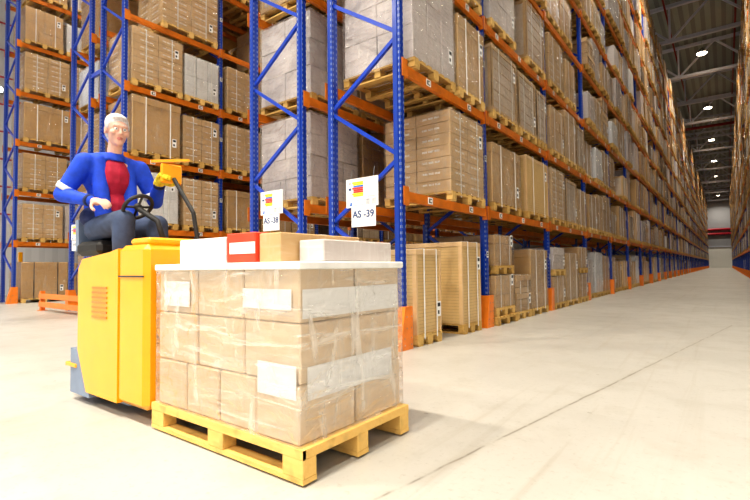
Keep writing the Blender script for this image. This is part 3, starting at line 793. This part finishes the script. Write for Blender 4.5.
b = MB(); b.box(-4.10, -3.30, yb - .08, yb, .1, 1.10, 'yellow', .02); b.box(-4.12, -4.05, ya + .25, yb, .1, 1.02, 'yellow', .02); tp('rear_panel', b)
b = MB(); b.prism([(-4.12, .06), (-4.12, .40), (-3.82, .40), (-3.78, .36), (-3.78, .06)], ya + .0, ya + .12, 'slate'); b.box(-4.15, -3.3, ya + .06, yb, .06, .345, 'slate', .02); tp('step_platform', b)
b = MB(); b.box(-4.20, -4.0, ya - .01, ya + .04, .255, .285, 'yellow', .005); tp('step_edge', b)
def wheel(x, y, r, w, nm='wheel'):
    b = MB(); b.tube([(x, y, r), (x, y + w, r)], r, 'black', 24); b.tube([(x, y - .004, r), (x, y + w + .004, r)], r * .6, 'chrome', 18); tp(nm, b, None, False)
wheel(-3.95, ya + .14, .085, .07); wheel(-3.15, 1.8, .12, .09); wheel(-3.95, yb - .2, .085, .07)
for y in (1.66, 2.02):
    b = MB(); b.prism([(-2.93, .06), (-1.80, .06), (-1.66, .075), (-1.66, .095), (-1.8, .115), (-2.93, .12)], y, y + .19, 'darksteel'); fk = tp('fork', b)
    b = MB(); b.tube([(-1.92, y + .04, .04), (-1.92, y + .15, .04)], .04, 'black', 16); tp('load_wheel', b)
b = MB(); b.box(-2.94, -2.92, ya + .12, yb - .12, .06, .95, 'darksteel', .003); tp('load_backrest', b)
b = MB(); b.box(-4.22, -3.80, 1.53, 1.93, 1.12, 1.235, 'black', .035); b.box(-4.08, -3.94, 1.70, 1.84, .34, 1.13, 'darksteel'); st = tp('seat', b)
b = MB(); b.prism([(-4.27, 1.16), (-4.20, 1.16), (-4.22, 1.42), (-4.28, 1.42)], 1.55, 1.90, 'slate'); tp('backrest', b)
b = MB(); b.tube([(-3.25, 1.76, 1.19), (-3.32, 1.74, 1.36), (-3.455, 1.67, 1.455)], .02, 'black', 10); tp('steering_column', b, None, True)
ax = Vector((-.72, -.1, .68)).normalized(); e1 = Vector((0, 1, 0)); e1 = (e1 - e1.dot(ax) * ax).normalized(); e2 = ax.cross(e1); wc = Vector((-3.47, 1.67, 1.47))
n = 24; pts = [wc + (e1 * math.cos(2 * math.pi * i / n) + e2 * math.sin(2 * math.pi * i / n)) * .105 for i in range(n + 1)]
b = MB(); b.tube(pts, .014, 'black', 8, False); b.tube([pts[0], pts[12]], .01, 'black', 6); b.tube([pts[6], pts[18]], .01, 'black', 6); b.ball(wc, .03, 'black', 10); tp('steering_wheel', b, None, True)
b = MB(); b.box(-3.60, -3.565, 1.90, 2.08, 1.70, 1.86, 'yellow', .012); b.box(-3.606, -3.600, 1.92, 2.06, 1.73, 1.84, 'screen'); cn = tp('display_unit', b)
b = MB(); b.tube([(-3.28, 2.05, 1.18), (-3.34, 2.04, 1.45), (-3.56, 2.0, 1.74)], .017, 'black', 10); b.bar((-3.62, 1.84, 1.865), (-3.50, 2.10, 1.90), .03, .02, 'yellow'); tp('display_post', b)

# carried pallet load
cl = thing('pallet_load', 'wide low load of brown cartons in milky film on the truck forks', 'pallet load', ((NX0 + NX1) / 2, (NY0 + NY1) / 2, .0))
W, DD = NX1 - NX0, NY1 - NY0
b = MB(); m = 'wood_hero'; ox = W / 2 + .04; oy = DD / 2 + .02
for y in (-oy + .045, 0, oy - .045):
    b.box(-ox, ox, y - .045, y + .045, .012, .036, m)
    for x in (-ox + .07, 0, ox - .07): b.box(x - .07, x + .07, y - .045, y + .045, .036, .125, m, .003)
    b.box(-ox, ox, y - .045, y + .045, .125, .147, m) if False else None
for x in (-ox + .06, 0, ox - .06): b.box(x - .06, x + .06, -oy, oy, .125, .147, m)
for i in range(11):
    x = -ox + (2 * ox - .12) * i / 10; b.box(x, x + .12, -oy, oy, .147, .168, m)
b.box(-ox, ox, -oy - .001, -oy + .02, .125, .167, m)
link('pallet', b.mesh('pallet'), cl)
r = random.Random(3)
for k, (z0, z1) in enumerate(((.17, .45), (.45, .74), (.74, 1.02))):
    nx = (4, 3, 3)[k]
    for i in range(nx):
        for j in range(2):
            b = MB(); e = .006; o_ = r.uniform(-.006, .006)
            x0 = -W / 2 + W * i / nx; x1 = -W / 2 + W * (i + 1) / nx; y0 = -DD / 2 + DD * j / 2; y1 = y0 + DD / 2
            b.box(x0 + e, x1 - e, y0 + e + o_, y1 - e + o_, z0, z1 - .004, 'kraft_light', .008); link('carton', b.mesh('carton'), cl)
def lab(x0, x1, y0, y1, z0, z1):
    b = MB(); b.box(x0, x1, y0, y1, z0, z1, 'paper'); link('paper_label', b.mesh('paper_label'), cl)
h_ = W / 2; e_ = DD / 2
lab(h_ + .001, h_ + .003, -e_ + .02, e_ - .03, .76, .90); lab(h_ + .001, h_ + .003, -e_ + .05, e_ - .1, .37, .53)
lab(h_ - .30, h_ - .02, -e_ - .004, -e_ - .002, .38, .54); lab(-h_ + .08, -h_ + .36, -e_ - .004, -e_ - .002, .78, .93)
lab(h_ - .42, h_ - .05, -e_ - .004, -e_ - .002, .80, .90)
b = MB(); b.box(-h_ - .014, h_ + .014, -e_ - .014, e_ + .014, .13, 1.032, 'milky', .012); link('stretch_wrap', b.mesh('stretch_wrap'), cl)
b = MB(); b.box(-h_ - .018, h_ + .018, -e_ - .018, e_ + .018, .995, 1.034, 'strap', .006); link('top_edge_film', b.mesh('top_edge_film'), cl)
# loose boxes on top
def topbox(x0, x1, y0, y1, h, mat, label, band=None):
    t = thing('carton', label, 'box', ((x0 + x1) / 2, (y0 + y1) / 2, 1.0345), 'loose boxes on top of the carried load'); w, d = (x1 - x0) / 2, (y1 - y0) / 2
    b = MB(); b.box(-w, w, -d, d, 0, h, mat, .006); link('carton_body', b.mesh('carton_body'), t)
    b = MB(); b.box(-w + .004, w - .004, -.025, .025, h, h + .002, 'strap'); link('packing_tape', b.mesh('packing_tape'), t)
    if band:
        b = MB(); b.box(-w * .75, w + .003, -d - .003, -d + .0, h * .3, h * .68, 'paper'); link('paper_label', b.mesh('paper_label'), t)
topbox(-2.74, -2.26, 1.58, 2.20, .150, 'white', 'white carton next to the yellow truck body')
topbox(-2.25, -2.00, 1.58, 2.24, .165, 'redbox', 'red carton with a white band beside the white carton', True)
topbox(-1.99, -1.82, 1.60, 2.25, .155, 'kraft', 'brown carton right of the red carton')
topbox(-1.81, -1.63, 1.72, 2.32, .115, 'grey', 'grey film-wrapped carton at the right end of the load')

# ------------------------------------------------------------------ the driver
PO = Vector((-4.0, 1.72, 1.22))
def organic(name, b, parent=None, voxel=.008, it=4):
    for i, p in enumerate(b.v): b.v[i] = tuple(Vector(p) - PO)
    o = link(name, b.mesh(name, True), parent, (0, 0, 0) if parent else PO)
    md = o.modifiers.new('remesh', 'REMESH'); md.mode = 'VOXEL'; md.voxel_size = voxel; md.use_smooth_shade = True
    sm = o.modifiers.new('smooth', 'SMOOTH'); sm.factor = .5; sm.iterations = it
    return o
HIP = [Vector((-4.02, 1.72 + s * .10, 1.335)) for s in (-1, 1)]
KNEE = [Vector((-3.53, 1.72 - .125, 1.37)), Vector((-3.55, 1.72 + .14, 1.35))]
ANK = [Vector((-3.56, 1.61, .46)), Vector((-3.50, 1.87, .46))]
SH = [Vector((-4.02, 1.515, 1.86)), Vector((-3.98, 1.925, 1.86))]
EL = [Vector((-4.13, 1.40, 1.60)), Vector((-3.93, 2.04, 1.59))]
WR = [Vector((-3.80, 1.50, 1.525)), Vector((-3.72, 1.97, 1.73))]
NECK = Vector((-3.985, 1.72, 1.95)); HEAD = Vector((-3.925, 1.715, 2.135))
def hand(b, w, d, up, side, curl, m):
    d = d.normalized(); n = (up - up.dot(d) * d).normalized(); r = d.cross(n) * side       # n: back of hand, r: towards the thumb
    def P(a, s, t): return w + d * a + r * s + n * t
    b.capsule(P(.0, 0, 0), P(.035, 0, 0), .030, .032, m, 10)
    for s in (-.030, -.010, .010, .030): b.capsule(P(.03, s * .8, 0), P(.095, s, .004), .018, .0135, m, 8)
    for s, L, k in ((.031, .078, 0), (.0105, .088, .05), (-.0105, .082, .1), (-.031, .064, .2)):
        a = P(.098, s, .003); ang = curl * .55 + k * .3; q = a; rad = .0115
        for seg, f in enumerate((.45, .32, .26)):
            e = q + (d * math.cos(ang) - n * math.sin(ang)) * L * f; b.capsule(q, e, rad, rad * .92, m, 8); q = e; rad *= .92; ang += curl * .75
    a = P(.025, .034, -.006); q = a; ang = .75
    for f in (.045, .036, .028):
        e = q + (d * math.cos(ang) + r * math.sin(ang) - n * .35).normalized() * f; b.capsule(q, e, .0145 if f > .04 else .0125, .012, m, 8); q = e; ang -= .3
# body
b = MB(); m = 'skin'
for i in (0, 1):
    b.capsule(HIP[i], KNEE[i], .085, .060, m); b.capsule(KNEE[i], ANK[i], .056, .036, m)
    mid = KNEE[i] * .68 + ANK[i] * .32 + Vector((-.02, 0, 0)); b.ball(mid, (.055, .052, .12), m)
    b.capsule(ANK[i], ANK[i] + Vector((.13, 0, -.045)), .036, .03, m)
    b.capsule(SH[i], EL[i], .050, .038, m); b.capsule(EL[i], WR[i], .037, .025, m)
b.ball((-4.03, 1.72, 1.34), (.12, .17, .11), m); b.ball((-4.05, 1.72, 1.52), (.10, .145, .16), m)
b.ball((-4.03, 1.72, 1.75), (.115, .175, .16), m); b.capsule(SH[0], SH[1], .055, .055, m)
b.capsule(NECK - Vector((.01, 0, .05)), HEAD - Vector((.015, 0, .06)), .058, .052, m)
HR = Matrix.Rotation(math.radians(-8), 3, 'Z') @ Matrix.Rotation(math.radians(10), 3, 'Y')
def H(x, y, z): return HEAD + HR @ Vector((x, y, z))
def hb(c, r, m=m, n=16, bb=None): (bb or b).ball(H(*c), r, m, n, HR)
hb((-.012, 0, .035), (.105, .082, .095)); hb((.018, 0, -.035), (.078, .066, .085)); hb((.05, 0, -.085), (.045, .042, .035)); hb((.068, 0, -.10), (.022, .026, .020))
b.capsule(H(.088, 0, .022), H(.112, 0, -.022), .010, .014, m, 8); hb((.102, .014, -.026), (.012, .010, .009)); hb((.102, -.014, -.026), (.012, .010, .009))
b.capsule(H(.083, -.045, .036), H(.092, -.012, .038), .011, .012, m, 8); b.capsule(H(.083, .045, .036), H(.092, .012, .038), .011, .012, m, 8)
for s in (-1, 1):
    hb((.060, s * .048, -.018), (.030, .022, .024)); hb((-.005, s * .083, .0), (.024, .010, .034)); hb((-.008, s * .084, -.022), (.014, .010, .018))
hand(b, WR[0], Vector((1, .16, -.10)), Vector((.1, -.35, 1)), 1, .55, m)
hand(b, WR[1], Vector((1, -.15, .35)), Vector((-.2, .5, 1)), -1, .6, m)
pe = organic('person', b, None, .0068, 3); tag(pe, 'person in royal blue jacket over a red vest seated on the yellow truck', 'person')
# face details
for s in (-1, 1):
    e = MB(); hb((.082, s * .031, .012), (.0155, .0155, .0125), 'eye', 12, e)
    for i, p in enumerate(e.v): e.v[i] = tuple(Vector(p) - PO)
    eo = link('eye', e.mesh('eye', True), pe)
    e = MB(); hb((.0955, s * .031, .012), (.004, .0065, .0065), 'iris', 10, e)
    for i, p in enumerate(e.v): e.v[i] = tuple(Vector(p) - PO)
    link('iris', e.mesh('iris', True), eo)
e = MB(); e.capsule(H(.088, -.018, -.058), H(.096, 0, -.056), .006, .0075, 'lips', 8); e.capsule(H(.088, .018, -.058), H(.096, 0, -.056), .006, .0075, 'lips', 8)
e.capsule(H(.086, -.015, -.066), H(.094, 0, -.068), .006, .0075, 'lips', 8); e.capsule(H(.086, .015, -.066), H(.094, 0, -.068), .006, .0075, 'lips', 8)
organic('lips', e, pe, .004, 2)
e = MB(); hb((-.022, 0, .062), (.106, .088, .086), 'hair', 18, e); hb((-.055, 0, .0), (.070, .080, .095), 'hair', 16, e); hb((.045, 0, .105), (.045, .06, .022), 'hair', 12, e)
for s in (-1, 1): hb((.01, s * .076, .035), (.03, .012, .03), 'hair', 10, e)
organic('hair', e, pe, .008, 2)
e = MB()
for s in (-1, 1): e.capsule(H(.094, s * .016, .047), H(.086, s * .048, .046), .005, .004, 'hair', 6)
organic('eyebrow', e, pe, .004, 1)
# clothes
e = MB(); m = 'vest'; e.ball((-4.02, 1.72, 1.75), (.145, .150, .19), m); e.ball((-4.02, 1.72, 1.50), (.135, .150, .18), m); e.capsule((-3.99, 1.68, 1.90), (-3.99, 1.76, 1.90), .05, .05, m)
organic('vest', e, pe, .011, 4)
e = MB(); m = 'jacket'
e.ball((-4.085, 1.72, 1.76), (.135, .205, .19), m); e.ball((-4.08, 1.72, 1.52), (.135, .19, .19), m)
for i, q in ((0, -.085), (1, .085)): e.capsule(SH[i] + Vector((-.01, 0, -.005)), (-4.02, 1.72 + q, 1.90), .075, .062, m)
for s in (-1, 1): e.capsule((-3.99, 1.72 + s * .115, 1.88), (-3.915, 1.72 + s * .105, 1.42), .058, .062, m)
for i in (0, 1):
    e.capsule(SH[i], EL[i], .078, .062, m, 14); e.capsule(EL[i], EL[i].lerp(WR[i], .88), .062, .044, m, 14)
    mid = SH[i].lerp(EL[i], .55); e.ball(mid, .072, m)
e.tube([NECK + Vector((-.02, 0, -.05)), NECK + Vector((-.012, 0, .015))], [.10, .078], m, 18)
jk = organic('jacket', e, pe, .011, 4)
e = MB(); [e.ball((-4.05, 1.72 + q_ * .055, 1.43), (.172, .165, .11), 'navy', 18) for q_ in (-1, 1)]; organic('jacket_hem', e, pe, .011, 3)
def ring(p, d, r, w, m, name, par):
    e = MB(); d = d.normalized() * w / 2; e.tube([p - d, p + d], r, m, 22)
    for i, q in enumerate(e.v): e.v[i] = tuple(Vector(q) - PO)
    link(name, e.mesh(name, True), par)
for i in (0, 1):
    ring(SH[i].lerp(EL[i], .80), EL[i] - SH[i], .0745, .045, 'reflect', 'reflective_band', jk)
    ring(EL[i].lerp(WR[i], .86), WR[i] - EL[i], .0465, .03, 'navy', 'cuff', jk)
# trousers and boots
e = MB(); m = 'trouser'; e.ball((-4.03, 1.72, 1.335), (.145, .19, .112), m, 16)
for i in (0, 1):
    e.capsule(HIP[i], KNEE[i], .105, .082, m, 14); e.capsule(KNEE[i], ANK[i] + Vector((0, 0, .05)), .080, .058, m, 14)
organic('trousers', e, pe, .012, 4)
for i in (0, 1):
    e = MB(); m = 'shoe'; a = ANK[i]; e.capsule(a + Vector((-.015, 0, .05)), a + Vector((-.01, 0, -.04)), .055, .052, m); e.capsule(a + Vector((.0, 0, -.045)), a + Vector((.14, 0, -.055)), .050, .044, m)
    e.box(a.x - .07, a.x + .19, a.y - .05, a.y + .05, a.z - .115, a.z - .07, m); organic('boot', e, pe, .009, 2)
e = MB(); hand(e, WR[1], Vector((1, -.15, .35)), Vector((-.2, .5, 1)), -1, .6, 'glove')
for i, q in enumerate(e.v):          # glove: the same hand, slightly swollen, one skin over it
    pass
e.capsule(WR[1] - Vector((.03, -.003, .01)), WR[1], .036, .036, 'glove', 12)
g = organic('work_glove', e, pe, .0055, 1)
dm = g.modifiers.new('swell', 'DISPLACE'); dm.strength = .007; dm.mid_level = 0

# ------------------------------------------------------------------ bring the layout to metres
for o in list(C.objects):
    if o.parent is None:
        o.location = o.location * S
        if o.type in ('MESH', 'EMPTY'): o.scale = o.scale * S
        elif o.type == 'LIGHT': o.data.size = .63
w = bpy.data.worlds.new('world'); bpy.context.scene.world = w; w.use_nodes = True
w.node_tree.nodes['Background'].inputs[0].default_value = (.86, .92, 1, 1); w.node_tree.nodes['Background'].inputs[1].default_value = .7
vs = bpy.context.scene.view_settings; vs.view_transform = 'Standard'; vs.look = 'Medium High Contrast'; vs.exposure = 0.0
